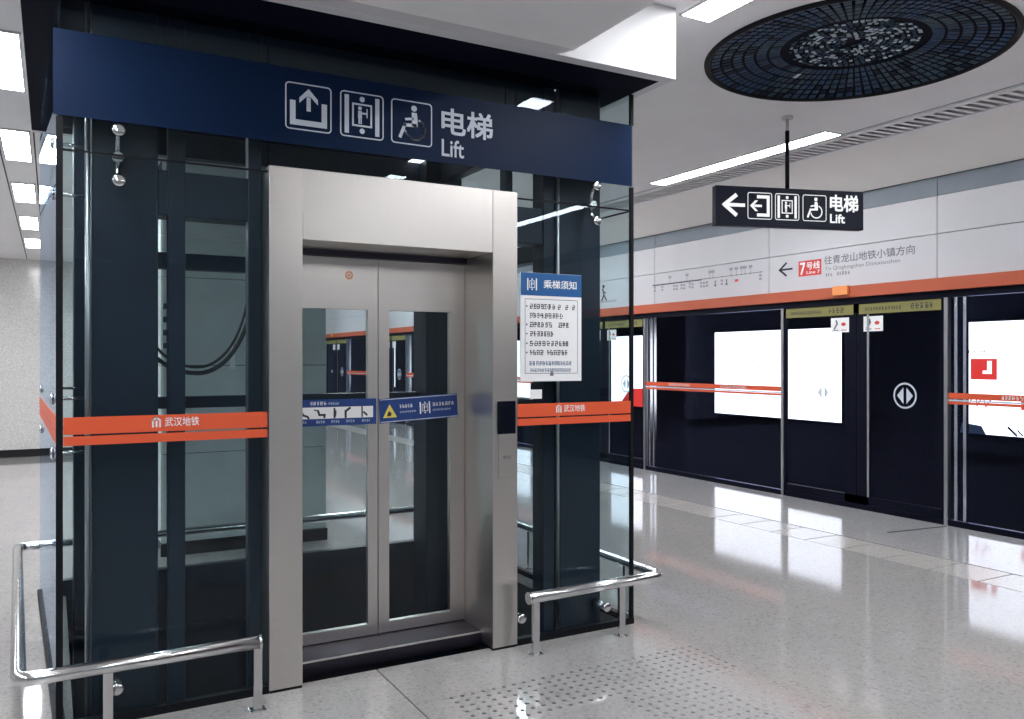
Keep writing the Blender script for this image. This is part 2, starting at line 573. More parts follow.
part('ceiling_groove', ceil, 'shadow_gap', (5.985, 5.997, YBACK, YEND, ZHIGH - 0.003, ZHIGH))
part('ceiling_border', ceil, 'ceiling', (6.01, 6.08, YBACK, YEND, ZHIGH - 0.012, ZHIGH), (6.375, 6.45, YBACK, YEND, ZHIGH - 0.012, ZHIGH + 0.1))
part('duct', ceil, 'joint', (6.07, 6.40, YBACK, YEND, ZHIGH + 0.09, ZHIGH + 0.1), (6.065, 6.075, YBACK, YEND, ZHIGH, ZHIGH + 0.1))
mb = MB()                                # sloping cove down to the screen wall
N = 10
pr = []
for k in range(N + 1):
    t = k / N
    pr.append((6.45 + 0.83 * t, ZHIGH - 0.012 - 0.215 * (t ** 1.6)))
for k in range(N):
    (xa, za), (xb, zb) = pr[k], pr[k + 1]
    mb.face([(xa, YBACK, za), (xa, YEND, za), (xb, YEND, zb), (xb, YBACK, zb)], 0, True)
mb.face([(7.28, YBACK, pr[-1][1]), (7.28, YEND, pr[-1][1]), (7.28, YEND, 3.6), (7.28, YBACK, 3.6)])
obj('cove', mb, 'cove', ceil)

# white bulkhead box over the lift with a black soffit
bulk = thing('ceiling_bulkhead', (1.43, 5.0, 3.12), 'white boxed bulkhead above the lift with a black underside', 'bulkhead', kind='structure')
part('box_casing', bulk, 'fascia', (-0.12, 3.03, 3.59, 6.56, 3.125, ZHIGH - 0.002))
part('soffit_panel', bulk, 'soffit', (-0.12, 2.972, 3.665, 6.50, 3.106, 3.125))
part('casing_rim', bulk, 'fascia', (-0.12, 3.03, 3.59, 3.665, 3.106, 3.125), (2.972, 3.03, 3.665, 6.56, 3.106, 3.125),
     (-0.12, 2.972, 6.50, 6.56, 3.106, 3.125))

# ------------------------------------------------------------------ platform screen wall
wall = thing('wall_right', (XW, 6, 2.3), 'white enamel panel wall above the platform screen doors', 'wall', kind='structure')
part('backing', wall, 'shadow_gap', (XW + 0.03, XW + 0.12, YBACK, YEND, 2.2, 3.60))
y = 4.909 - 2.1 * 5
k = 0
while y < YEND:
    for z0, z1 in ((2.318, 2.733), (2.741, 3.095)):
        part('panel', wall, 'panel', (XW, XW + 0.03, y + 0.004, min(y + 2.096, YEND), z0, z1))
    part('cove_shade_strip', wall, 'shadow_gap', (XW + 0.006, XW + 0.03, y + 0.004, min(y + 2.096, YEND), 3.10, 3.27))  # shade cast by the cove, painted on as a blue-grey strip
    y += 2.1
band = part('trim_1', None, 'orange', (XW - 0.05, XW + 0.03, YBACK, YEND, 2.197, 2.316), bevel=0.003)
tag(band, 'long orange band running above the platform screen doors', 'trim', kind='structure')
rail = part('trim_2', None, 'psd_frame', (XW - 0.01, XW + 0.06, YBACK, YEND, 2.13, 2.196))
tag(rail, 'dark head rail right under the orange band', 'trim', kind='structure')
sill = part('trim_3', None, 'psd_frame', (XW + 0.001, XW + 0.06, YBACK, YEND, 0.0, 0.055))
tag(sill, 'dark sill rail at the foot of the platform screen doors', 'trim', kind='structure')

WF = Frame((XW, 0, 0), (0, -1, 0), (0, 0, 1))       # u = -y, faces the platform

def leaf(root, y0, y1, stile_at, near, full):
    """one sliding leaf between y0 < y1; stile_at +1: meeting stile on the y1 side"""
    x0, x1 = XW + 0.006, XW + 0.04
    fl = part('leaf', root, 'psd_frame', (x0, x1, y0, y0 + (0.14 if stile_at < 0 else 0.03), 0.056, 2.129),
              (x0, x1, y1 - (0.14 if stile_at > 0 else 0.03), y1, 0.056, 2.129),
              (x0, x1, y0, y1, 0.056, 0.14), (x0, x1, y0, y1, 2.03, 2.129))
    a, b = (y0 + (0.14 if stile_at < 0 else 0.03), y1 - (0.14 if stile_at > 0 else 0.03))
    part('pane', fl, 'glass_psd', (x0 + 0.010, x0 + 0.018, a, b, 0.14, 2.03))
    F2 = Frame((x0, 0, 0), (0, -1, 0), (0, 0, 1))
    # olive film with a line of print under the head rail
    flat('head_film', F2, rect(-(y1 - 0.03), -(y0 + 0.03), 2.018, 2.124), 'yellow', fl, 0.0015)
    if full:
        flat('head_lettering', F2, blocks(-(y1 - 0.10), -(y1 - 0.10) + 0.42, 2.05, 0.032, seed=int(y0 * 10)) +
             blocks(-(y0 + 0.35), -(y0 + 0.12), 2.045, 0.05, seed=int(y0 * 7)), 'ink', fl, 0.0025)
    # corner notice next to the meeting stile
    w = 0.23
    u0 = -y0 - w - 0.085 if stile_at < 0 else -y1 + 0.085
    tr = y0 + 0.14 if stile_at < 0 else y1 - 0.14
    if stile_at > 0:
        part('edge_trim', fl, 'psd_post', (x0 - 0.004, x0, tr - 0.012, tr + 0.012, 0.14, 2.015))
    flat('corner_notice', F2, rect(u0, u0 + w, 1.838, 1.992), 'white', fl, 0.0015)
    if full:
        flat('notice_marks', F2, place(strip([(0.2, 0.25), (0.35, 0.6), (0.3, 0.8)], 0.09) + rect(0.12, 0.42, 0.12, 0.18), u0, 1.838, w, 0.154), 'ink_grey', fl, 0.0025)
        flat('notice_mark_red', F2, place(disc(0.7, 0.55, 0.13, 10) + rect(0.58, 0.86, 0.12, 0.18), u0, 1.838, w, 0.154), 'red', fl, 0.0025)
    # round arrow emblem
    cu = -(y0 + 0.42) if stile_at < 0 else -(a + b) / 2 + 0.02
    r = 0.128
    o = [(cu + r * math.cos(2 * PI * k / 28), 1.195 + r * math.sin(2 * PI * k / 28)) for k in range(28)]
    i = [(cu + (r - 0.018) * math.cos(2 * PI * k / 28), 1.195 + (r - 0.018) * math.sin(2 * PI * k / 28)) for k in range(28)]
    if stile_at > 0:
        flat('emblem_ring', F2, ring(o, i), 'pale', fl, 0.0015)
    r = 1.0 if stile_at > 0 else 0.85
    flat('emblem_arrows', F2, [[(cu - 0.088 * r, 1.195), (cu - 0.016, 1.195 - 0.08 * r), (cu - 0.016, 1.195 + 0.08 * r)],
                               [(cu + 0.016, 1.195 - 0.08 * r), (cu + 0.088 * r, 1.195), (cu + 0.016, 1.195 + 0.08 * r)]], 'pale', fl, 0.0015)
    return fl

ORD = {0: 'under the red line badge and direction text', 1: 'partly hidden behind the lift glass', 2: 'second one beyond the lift, seen through its glass',
       3: 'third one beyond the lift', 4: 'fourth one beyond the lift', -1: 'closest to the camera, past the picture edge'}
PITCH = 4.513
for n in range(-1, 5):
    y0 = 4.82 + n * PITCH
    y1 = y0 + 1.987
    d = thing('door_%d' % (n + 2), (XW, (y0 + y1) / 2, 0), 'dark glass platform screen door ' + ORD[n], 'screen door', kind='structure')
    ym = (y0 + y1) / 2
    full = n in (0, 1)
    leaf(d, y0 + 0.02, ym - 0.004, 1, True, full)
    leaf(d, ym + 0.004, y1 - 0.02, -1, True, full)
    for yy in (y0, y1):
        part('post', d, 'psd_post', (XW - 0.004, XW + 0.05, yy - 0.018, yy + 0.018, 0.0, 2.13))
    part('door_lamp', d, 'orange_light', (XW - 0.085, XW - 0.051, ym + 0.04, ym + 0.23, 2.225, 2.322), bevel=0.004)
    # fixed screen on the far side of the door
    f0, f1 = y1 + 0.018, y0 + PITCH - 0.018
    wd = thing('window_%d' % (n + 2), (XW, (f0 + f1) / 2, 0), 'wide fixed dark glass screen with red strip, ' +
               {0: 'between the two platform doors beside the lift', 1: 'just beyond the lift glass', -1: 'at the picture edge with light box behind'}.get(n, 'far along the platform, number %d after the lift' % n), 'glass screen', kind='structure')
    part('pane', wd, 'glass_psd', (XW + 0.012, XW + 0.024, f0, f1, 0.056, 2.129))
    part('side_mullion', wd, 'chrome', (XW + 0.03, XW + 0.07, f1 - 0.075, f1 - 0.045, 0.056, 2.129))
    part('side_mullion', wd, 'chrome', (XW + 0.03, XW + 0.07, f1 - 0.16, f1 - 0.13, 0.056, 2.129))
    st = flat('red_strip', WF, rect(-f1, -f0, 1.185, 1.24), 'red_strip', wd, -0.006)
    flat('red_strip', WF, rect(-f1, -f0, 1.135, 1.160), 'red_strip', wd, -0.006)
    flat('pale_line', WF, rect(-f1, -f0, 1.163, 1.178), 'pale', wd, -0.006)
    if full or n == -1:
        flat('strip_lettering', WF, blocks(-f1 + 0.5, -f1 + 0.95, 1.197, 0.03, seed=n + 30) + blocks(-f0 - 1.0, -f0 - 0.55, 1.197, 0.03, seed=n + 40), 'white', st, -0.004)

# direction lettering and route map on the wall panels
SF = Frame((XW, 0, 0), (0, -1, 0), (0, 0, 1))
ds = thing('direction_lettering', (XW, 6.0, 2.55), 'arrow, red line badge and black direction lettering on the white wall panel', 'sign')
flat('arrow', SF, strip([(-6.84, 2.575), (-6.665, 2.575)], 0.022) + strip([(-6.75, 2.645), (-6.845, 2.575), (-6.75, 2.505)], 0.024), 'ink', ds, 0.0015)
bd = flat('line_badge', SF, rect(-6.57, -6.255, 2.475, 2.645), 'red', ds, 0.0015)
text('badge_number', SF, '7', (-6.545, -6.475, 2.495, 2.625), 'white', bd, 0.003, 0.02)
text('badge_lettering', SF, '号线', (-6.455, -6.275, 2.545, 2.625), 'white', bd, 0.003, 0.015)
text('badge_small_lettering', SF, 'Line 7', (-6.455, -6.275, 2.495, 2.528), 'white', bd, 0.003, 0.01)
text('direction_text', SF, '往青龙山地铁小镇方向', (-6.215, -5.14, 2.575, 2.665), 'ink_grey', ds, 0.0015, 0.010)
text('caption_lettering', SF, 'To Qinglongshan Ditiexiaozhen', (-6.205, -5.30, 2.497, 2.550), 'ink_grey', ds, 0.0015)
flat('small_lettering', SF, blocks(-6.20, -6.11, 2.445, 0.032, seed=3) + blocks(-6.05, -5.89, 2.445, 0.035, seed=4), 'ink_grey', ds, 0.0015)

rm = thing('route_map', (XW, 8.2, 2.5), 'faint route map diagram printed along the white wall panel', 'route map')
flat('route_line', SF, rect(-9.15, -7.10, 2.578, 2.586), 'ink_grey', rm, 0.0015)
flat('route_line_done', SF, rect(-9.15, -8.15, 2.568, 2.578), 'ink', rm, 0.0015)
rr = random.Random(5)
mk, lb = [], []
u = -9.1
while u < -7.12:
    mk += disc(u, 2.582, 0.010, 8)
    if rr.random() < 0.55:
        lb += rect(u - 0.005, u + 0.005, 2.59, 2.64) + place(rect(0, 1, 0, 1), u - 0.03, 2.645, 0.06, 0.035)
    else:
        lb += place(rect(0, 1, 0, 0.4) + rect(0, 1, 0.6, 1), u - 0.022, 2.475 + rr.uniform(0, 0.02), 0.044, 0.07)
    u += rr.choice((0.055, 0.09, 0.16))
flat('station_marks', SF, mk, 'ink_grey', rm, 0.0018)
flat('station_captions', SF, lb, 'caption_grey', rm, 0.0018)
for q in (-7.92, -7.72):
    flat('dark_caption', SF, place(rect(0, 1, 0, 0.42) + rect(0.2, 0.8, 0.5, 1), q, 2.47, 0.035, 0.075), 'ink_grey', rm, 0.0021)
flat('transfer_mark', SF, rect(-7.56, -7.50, 2.50, 2.53), 'red', rm, 0.002)
em = thing('walking_emblem', (XW, 10.31, 2.5), 'small dark walking figure emblem on the panel seen through the lift glass', 'sign')
flat('figure', SF, disc(-10.325, 2.655, 0.03, 10) + strip([(-10.345, 2.61), (-10.315, 2.53), (-10.365, 2.45)], 0.035) + strip([(-10.315, 2.53), (-10.255, 2.45)], 0.03) + strip([(-10.345, 2.59), (-10.265, 2.55)], 0.02), 'ink', em, 0.0015)
flat('caption', SF, blocks(-10.415, -9.995, 2.41, 0.03, seed=12), 'ink_grey', em, 0.0015)

# ------------------------------------------------------------------ track side
trk = thing('wall_tunnel', (11, 10, 0), 'black tunnel wall across the track', 'wall', kind='structure')
part('wall_face', trk, 'tunnel', (11.0, 11.2, YBACK, YEND, -1.4, 3.7))
tr = thing('ceiling_tunnel', (9, 10, 3.6), 'black tunnel roof over the track', 'ceiling', kind='structure')
tf = thing('floor_track', (9, 10, -1.4), 'black track bed below the platform', 'floor', kind='structure')
part('tunnel_roof', tr, 'tunnel', (XW + 0.06, 11.2, YBACK, YEND, 3.6, 3.7))
part('track_bed', tf, 'tunnel', (XW, 11.2, YBACK, YEND, -1.5, -1.4))
part('tunnel_light_cap', tf, 'tunnel', (XW + 0.06, 11.0, YBACK - 0.1, YBACK, -1.5, 3.6), (XW + 0.06, 11.0, YEND, YEND + 0.1, -1.5, 3.6))  # unseen end caps added to keep world light out of the tunnel
part('platform_edge', tf, 'tunnel', (XW - 0.02, XW, YBACK, YEND, -1.5, -0.061))
LBW = 2.86
XL = 10.9
LNAMES = {0: 'blank white light box behind the platform door with olive head films', -1: 'white light box with a red square logo at the picture edge',
          1: 'white light box with red lower corner, behind the screen beside the lift glass', 2: 'white light box second beyond the lift', 3: 'white light box third beyond the lift', 4: 'white light box fourth beyond the lift'}
for n in range(-1, 5):
    y0 = 8.94 + n * 4.87
    y1 = y0 + LBW
    b = thing('light_box', (XL, (y0 + y1) / 2, 0.55), LNAMES[n], 'light box', 'advertising light boxes across the track')
    part('casing', b, 'psd_frame', (XL + 0.005, 10.975, y0 - 0.05, y1 + 0.05, 0.50, 2.11))
    part('lit_face', b, 'lightbox', (XL, XL + 0.005, y0, y1, 0.55, 2.055))
    LF = Frame((XL, 0, 0), (0, -1, 0), (0, 0, 1))
    if n == -1:
        lg = flat('logo_square', LF, rect(-6.83, -6.47, 1.28, 1.56), 'red_lit', b, 0.003)
        flat('logo_hook', LF, rect(-6.60, -6.54, 1.36, 1.53) + rect(-6.66, -6.54, 1.36, 1.40), 'lightbox', lg, 0.005)
        flat('logo_caption', LF, blocks(-6.86, -6.62, 1.64, 0.035, seed=61), 'ink_grey', b, 0.003)
        flat('red_script', LF, strip([(-6.84, 0.98), (-6.76, 1.08), (-6.74, 0.93), (-6.66, 1.06), (-6.62, 0.92), (-6.55, 1.02)], 0.02), 'red_lit', b, 0.003)
        flat('red_tag', LF, rect(-6.16, -5.9, 0.90, 1.03), 'red_lit', b, 0.003)
        flat('grey_figure', LF, [[(-6.98, 0.55), (-6.62, 0.55), (-6.68, 0.66), (-6.95, 0.69)]], 'ink_blue', b, 0.003)
        flat('dark_sprig', LF, strip([(-6.32, 0.66), (-6.22, 0.57)], 0.03) + strip([(-6.2, 0.63), (-6.14, 0.57)], 0.02), 'ink', b, 0.003)
    if n == 1:
        flat('red_corner', LF, [[(-y0 - 1.0, 0.55), (-y0, 0.55), (-y0, 0.95), (-y0 - 0.6, 0.92)]], 'red_lit', b, 0.003)
    if n == 0:
        flat('grey_speck', LF, rect(-10.87, -10.80, 1.52, 1.535), 'pale', b, 0.003)

# ------------------------------------------------------------------ end wall, pillar, far walls
we = thing('wall_end', (-2.3, 15.35, 0), 'speckled grey stone wall closing the passage past the lift', 'wall', kind='structure')
part('stone_face', we, 'granite', (-6.0, 1.2, 15.35, 15.6, 0.12, ZLOW))
bb = part('baseboard_end', None, 'black', (-6.0, 1.2, 15.325, 15.6, 0.0, 0.119))
tag(bb, 'black stone skirting under the speckled grey wall', 'baseboard', kind='structure')
wf = part('wall_far', None, 'panel', (-6.0, XW, YEND, YEND + 0.2, 0, 3.7))
tag(wf, 'pale wall at the far end of the platform', 'wall', kind='structure')
wl = part('wall_left', None, 'panel', (-6.2, -6.0, YBACK, YEND, 0, 3.7))
tag(wl, 'white wall along the other side of the platform', 'wall', kind='structure')
pl = thing('pillar', (1.4, 7.6, 0), 'square pillar clad in grey-green panels, seen through the lift shaft', 'pillar', kind='structure')
part('pillar_core', pl, 'joint', (0.77, 2.05, 7.05, 8.28, 0.0, ZLOW))
for (a, b) in ((0.105, 0.80), (0.806, 1.50), (1.506, 2.20), (2.206, 2.90)):
    part('cladding_panel', pl, 'cladding', (0.76, 1.403, 7.03, 7.05, a, b))
    part('cladding_panel', pl, 'cladding', (1.409, 2.06, 7.03, 7.05, a, b))
    part('cladding_panel', pl, 'cladding', (0.75, 0.77, 7.05, 8.28, a, b))
    part('cladding_panel', pl, 'cladding', (2.05, 2.07, 7.05, 8.28, a, b))
part('cladding_panel', pl, 'cladding', (0.76, 2.06, 7.03, 7.05, 2.906, ZLOW))
part('skirting', pl, 'black', (0.745, 2.075, 7.02, 7.06, 0.0, 0.10))
tg = part('pillar_label', None, 'white', (1.27, 1.31, 7.022, 7.0295, 1.47, 1.66))
tag(tg, 'small narrow white label on the pillar behind the shaft', 'label')

# ------------------------------------------------------------------ lamps of the station
def lamp_panel(name, x0, x1, y0, y1, z, label, group):
    t = thing(name, ((x0 + x1) / 2, (y0 + y1) / 2, z), label, 'ceiling light', group)
    part('diffuser', t, 'lamp', (x0, x1, y0, y1, z - 0.012, z - 0.004))
    part('housing', t, 'lamp_body', (x0 - 0.012, x0, y0 - 0.012, y1 + 0.012, z - 0.014, z - 0.001), (x1, x1 + 0.012, y0 - 0.012, y1 + 0.012, z - 0.014, z - 0.001),
         (x0, x1, y0 - 0.012, y0, z - 0.014, z - 0.001), (x0, x1, y1, y1 + 0.012, z - 0.014, z - 0.001))
    return t
ORDW = ['first', 'second', 'third', 'fourth', 'fifth', 'sixth', 'seventh', 'eighth']
g = 'light panels in the low ceiling beside the lift'
for k in range(5):
    y0 = 4.72 + 2.0 * k - (0.08 * (k > 3))
    lamp_panel('ceiling_light', -0.315, -0.145, y0, y0 + 0.98, ZLOW, '%s short white light panel along the low ceiling beside the lift, counted from the camera' % ORDW[k], g)
for k in range(3):
    y0 = 2.72 - 2.0 * k
    lamp_panel('ceiling_light', -0.315, -0.145, y0, y0 + 0.98, ZLOW, '%s short white light panel of the low ceiling, counted back from above the camera' % ORDW[k], g)
g = 'added unseen fill panels in the low ceiling over the far passage'
for k in range(7):  # unseen lamp row added to brighten the floor on the left
    y0 = 0.72 + 2.0 * k - (0.08 * (k > 5))
    lamp_panel('ceiling_light', -2.6, -2.3, y0, y0 + 0.98, ZLOW, '%s broad added fill panel in an unseen second row of the low ceiling, away from the lift' % ORDW[k], g)
g = 'long strip lights along the platform ceiling'
for k in range(-2, 6):
    y0 = 4.89 + 4.03 * k
    lab = {0: 'long bright strip light above the hanging lift sign', 1: 'long strip light seen through the lift glass beside the notice'}.get(k, '%s strip light of the row along the platform ceiling' % (ORDW[k] + ' distant' if k > 0 else ORDW[-k - 1] + ' nearer'))
    lamp_panel('strip_light', 5.765, 5.955, y0, y0 + 2.36, ZHIGH, lab, g)
g = 'light panels in the high ceiling by the bulkhead'
for k in range(2):
    y1 = 3.62 - 4.0 * k
    lamp_panel('ceiling_light', 3.10, 3.30, y1 - 2.36, y1, ZHIGH, 'bright light panel in the high ceiling touching the white bulkhead corner' if k == 0 else '%s light panel of the high ceiling row behind the camera' % ORDW[k - 1], g)
for k in range(4):
    y0 = 8.0 + 4.0 * k
    lamp_panel('ceiling_light', 3.10, 3.30, y0, y0 + 2.36, ZHIGH, '%s light panel in the high ceiling row beyond the lift' % ORDW[k], g)
for nm, (x0, x1, y0, y1), lab in (('shaft_lamp', (2.475, 2.65, 4.06, 4.35), 'small square white lamp on the black soffit above the blue sign band'),
                                  ('shaft_lamp', (2.44, 2.60, 5.98, 6.22), 'small square white lamp at the rear of the soffit, showing under the sign band')):
    t = thing(nm, ((x0 + x1) / 2, (y0 + y1) / 2, 3.106), lab, 'ceiling light', 'square lamps in the lift soffit')
    part('diffuser', t, 'lamp_weak', (x0, x1, y0, y1, 3.098, 3.102))
    part('housing', t, 'soffit', (x0 - 0.008, x1 + 0.008, y0 - 0.008, y1 + 0.008, 3.102, 3.1058))

# ceiling air grille
vg = thing('ceiling_vent', (6.33, 5, ZHIGH), 'long slotted air grille in the ceiling above the screen doors', 'air vent', kind='structure')
mb = MB()
sq = [(-0.142, -0.004), (0.142, -0.034), (0.142, 0.004), (-0.142, 0.034)]
mb.hexa([(x, y, -0.003) for x, y in sq] + [(x, y, 0.0) for x, y in sq])
vs = None
y = 1.5
while y < 14.5:
    if vs is None:
        vs = obj('slat', mb, 'ceiling', None); vs.parent = vg
        o = vs
    else:
        o = bpy.data.objects.new('slat', vs.data); COL.objects.link(o); o.parent = vg
    o.location = Vector((6.222, y, ZHIGH)) - Vector(vg.location)
    y += 0.0885
part('grille_rail', vg, 'ceiling', (6.362, 6.375, YBACK, YEND, ZHIGH - 0.012, ZHIGH + 0.06))

# ------------------------------------------------------------------ round stained ceiling ornament
dm = thing('ceiling_roundel', (CX, CY, CZ), 'large dark blue round mosaic roundel hanging under the ceiling', 'ceiling ornament')
def dz(r):
    return 0.085 * (1 - (r / CR) ** 2)
mb = MB()
mb.lathe([(0.001, dz(0) + 0.004), (0.3, dz(0.3) + 0.004), (0.6, dz(0.6) + 0.004), (CR - 0.004, 0.004), (CR - 0.004, 0.098), (0.001, 0.1)], (CX, CY, CZ), 72)
obj('backing_dish', mb, 'mosaic_base', dm)
mb = MB()
mb.lathe([(CR - 0.026, 0.006), (CR - 0.018, -0.010), (CR - 0.002, -0.014), (CR + 0.014, -0.006), (CR + 0.016, 0.0075)], (CX, CY, CZ), 96)
obj('rim', mb, 'seal', dm)
def cell(mb, r0, r1, a0, a1, mi, lift=0.004):
    pts = [(r0, a0), (r0, a1), (r1, a1), (r1, a0)]
    top = [(CX + r * math.cos(a), CY + r * math.sin(a), CZ + dz(r)) for r, a in pts]
    bot = [(p[0], p[1], p[2] - lift) for p in top]
    mb.hexa([bot[0], bot[3], bot[2], bot[1], top[0], top[3], top[2], top[1]], mi)
mb = MB()
rr = random.Random(11)
rings = [0.44, 0.525, 0.605, 0.68, 0.752, 0.822, 0.892]
NS = 84
for i in range(6):
    for k in range(NS):
        a0 = 2 * PI * (k + 0.16) / NS
        a1 = 2 * PI * (k + 0.84) / NS
        sector = int(k / NS * 16)
        w = rr.random()
        mi = (1 if sector % 3 else 2) if w < 0.72 else (0 if w < 0.9 else 2)
        if rr.random() < 0.012: mi = 3
        cell(mb, rings[i] + 0.009, rings[i + 1] - 0.009, a0, a1, mi)
tag(obj('outer_mosaic', mb, ['mosaic_a', 'mosaic_b', 'mosaic_c', 'mosaic_d'], dm), 'rings of small dark blue glass cells', kind='stuff')
mb = MB()
r = 0.05
while r < 0.40:
    n = max(6, int(2 * PI * r / 0.034))
    ph = rr.random()
    for k in range(n):
        if rr.random() < 0.14: continue
        a0 = 2 * PI * (k + ph + rr.uniform(0.05, 0.25)) / n
        a1 = 2 * PI * (k + ph + rr.uniform(0.65, 0.92)) / n
        w = rr.random()
        pale = 0.34 if r < 0.30 else 0.42
        mi = 3 if w < pale else (2 if w < pale + 0.35 else 1)
        cell(mb, r + rr.uniform(0, 0.006), r + 0.024 + rr.uniform(-0.006, 0.004), a0, a1, mi)
    r += 0.032
tag(obj('rosette_mosaic', mb, ['mosaic_a', 'mosaic_b', 'mosaic_c', 'mosaic_d'], dm), 'rosette of pale and teal glass chips', kind='stuff')

# ------------------------------------------------------------------ hanging sign
def ray_point(u, depth):
    s, c = math.sin(YAW), math.cos(YAW)
    a = (u - 512.0) / FPX
    return Vector(((s + a * c) * depth, (c - a * s) * depth, 0))
PL, PR = ray_point(716.0, 6.5), ray_point(863.5, 6.77)
SZ0, SZ1 = 2.605, 2.917
W = (PR - PL).length
HF = Frame((PL.x, PL.y, 0), PR - PL, (0, 0, 1))
mid = ray_point(789, 6.64)
hs = thing('hanging_sign', (mid.x, mid.y, SZ0), 'dark navy hanging sign with arrow and white lift pictograms', 'sign')
mb = MB()
q = [HF.p(0, SZ0, 0), HF.p(W, SZ0, 0), HF.p(W, SZ0, -0.07), HF.p(0, SZ0, -0.07)]
mb.hexa([*q, *[Vector(p) + Vector((0, 0, SZ1 - SZ0)) for p in q]])
obj('sign_box', mb, 'sign_navy', hs, bevel=0.004)
mb = MB(); pm = (HF.p((mid - PL).length, 0, -0.035))
mb.cyl((pm.x, pm.y, SZ1 - 0.005), (pm.x, pm.y, 3.385), 0.017, 12)
obj('rod', mb, 'seal', hs)
mb = MB(); mb.cyl((pm.x, pm.y, 3.385), (pm.x, pm.y, ZHIGH), 0.013, 12)
obj('upper_rod', mb, 'lamp_body', hs)
mb = MB(); mb.cyl((pm.x, pm.y, ZHIGH - 0.02), (pm.x, pm.y, ZHIGH), 0.045, 20)
obj('ceiling_rose', mb, 'lamp_body', hs)
h = SZ1 - SZ0
vc = SZ0 + h * 0.52
K = W / 150.0                                   # the face is laid out in 150 units across
flat('arrow', HF, strip([(9 * K, vc), (27 * K, vc)], 3.2 * K) + strip([(19 * K, vc + 8.5 * K), (8.2 * K, vc), (19 * K, vc - 8.5 * K)], 3.6 * K), 'sign_white', hs)
S = 24.5 * K
v0 = vc - S / 2
def rot90(polys):
    return [[(1 - y, x) for x, y in p] for p in polys]
pictogram(HF, 31 * K, v0, S, [('tray', rot90(TRAY)), ('tray_arrow', rot90(ARROW_UP))], hs, 'sign_white')
pictogram(HF, 58.5 * K, v0, S, [('lift_bar', LIFT_BARS[:1]), ('lift_bar', LIFT_BARS[1:]), ('lift_box', LIFT_BOX), ('lift_passenger', LIFT_MAN), ('lift_dot', LIFT_DOTS[:1]), ('lift_dot', LIFT_DOTS[1:])], hs, 'sign_white')
pictogram(HF, 86.5 * K, v0, S, [('wheelchair_symbol', WHEELCHAIR)], hs, 'sign_white')
text('lettering', HF, '电梯', (115 * K, 144 * K, vc - 2.0 * K, vc + 13 * K), 'sign_white', hs, 0.002, 0.028)
text('caption', HF, 'Lift', (115 * K, 130 * K, vc - 13 * K, vc - 5 * K), 'sign_white', hs, 0.002, 0.025)

# ------------------------------------------------------------------ lift shaft enclosure
sh = thing('lift_shaft', (1.5, 5.1, 0), 'glass lift shaft on dark navy steel columns', 'lift shaft')
def gxl(y):                                     # left glass line (slightly out of square)
    return GX0 + (GXB - GX0) * (y - YF) / (YB - YF)
# steel
for (x0, x1, y0, y1) in ((0.15, 0.42, 4.05, 4.33), (2.54, 2.845, 4.05, 4.33), (0.12, 0.40, 5.95, 6.22), (2.54, 2.845, 5.95, 6.22)):
    part('column', sh, 'navy_paint', (x0, x1, y0, y1, -1.2, 3.1055), bevel=0.008)
for (x0, x1) in ((0.462, 0.535), (0.815, 0.877), (2.205, 2.25), (2.45, 2.525)):
    part('guide_post', sh, 'navy_paint', (x0, x1, 4.05, 4.12, -1.2, 3.1055), bevel=0.004)
part('beam', sh, 'navy_paint', (0.42, 0.875, 4.06, 4.20, 2.205, 2.41), bevel=0.005)
part('beam', sh, 'navy_paint', (2.23, 2.54, 4.06, 4.20, 2.205, 2.41), bevel=0.005)
for z0, z1 in ((1.215, 1.295), (2.17, 2.28), (2.94, 3.1055)):
    part('beam', sh, 'navy_paint', (0.40, 2.54, 6.08, 6.18, z0, z1), bevel=0.004)
    part('beam', sh, 'navy_paint', (2.66, 2.76, 4.33, 5.95, z0, z1), bevel=0.004)
    part('beam', sh, 'navy_paint', (0.22, 0.32, 4.33, 5.95, z0, z1), bevel=0.004)
part('beam', sh, 'navy_paint', (0.42, 2.54, 4.06, 4.20, 2.96, 3.1055), bevel=0.004)
# base kerb and pit
mb = MB()
mb.box(0.06, 2.965, YB - 0.12, YB - 0.05, -0.06, 0.10)
obj('rear_kerb', mb, 'navy_paint', sh)
part('base_channel', sh, 'seal', (GX0 - 0.005, 0.88, YF - 0.006, YF + 0.034, 0.0, 0.035))
part('base_channel', sh, 'seal', (2.20, GX1 + 0.005, YF - 0.006, YF + 0.034, 0.0, 0.035))
part('base_channel', sh, 'seal', (GX1 - 0.03, GX1 + 0.005, YF + 0.034, YB, 0.0, 0.035))
part('base_channel', sh, 'seal', (GXB, GX1 + 0.005, YB, YB + 0.03, 0.0, 0.035))
mb = MB()
mb.hexa([(gxl(YF) - 0.014, YF + 0.034, 0), (gxl(YF) + 0.03, YF + 0.034, 0), (GXB + 0.03, YB, 0), (GXB - 0.014, YB, 0),
         (gxl(YF) - 0.014, YF + 0.034, 0.035), (gxl(YF) + 0.03, YF + 0.034, 0.035), (GXB + 0.03, YB, 0.035), (GXB - 0.014, YB, 0.035)])
obj('base_channel', mb, 'seal', sh)
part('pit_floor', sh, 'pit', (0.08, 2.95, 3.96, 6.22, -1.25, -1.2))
part('pit_wall', sh, 'pit', (0.06, 0.08, 3.94, 6.24, -1.25, -0.001), (2.95, 2.97, 3.94, 6.24, -1.25, -0.061), (0.08, 2.95, 3.94, 3.96, -1.25, -0.061), (0.08, 2.95, 6.22, 6.24, -1.25, -0.061))
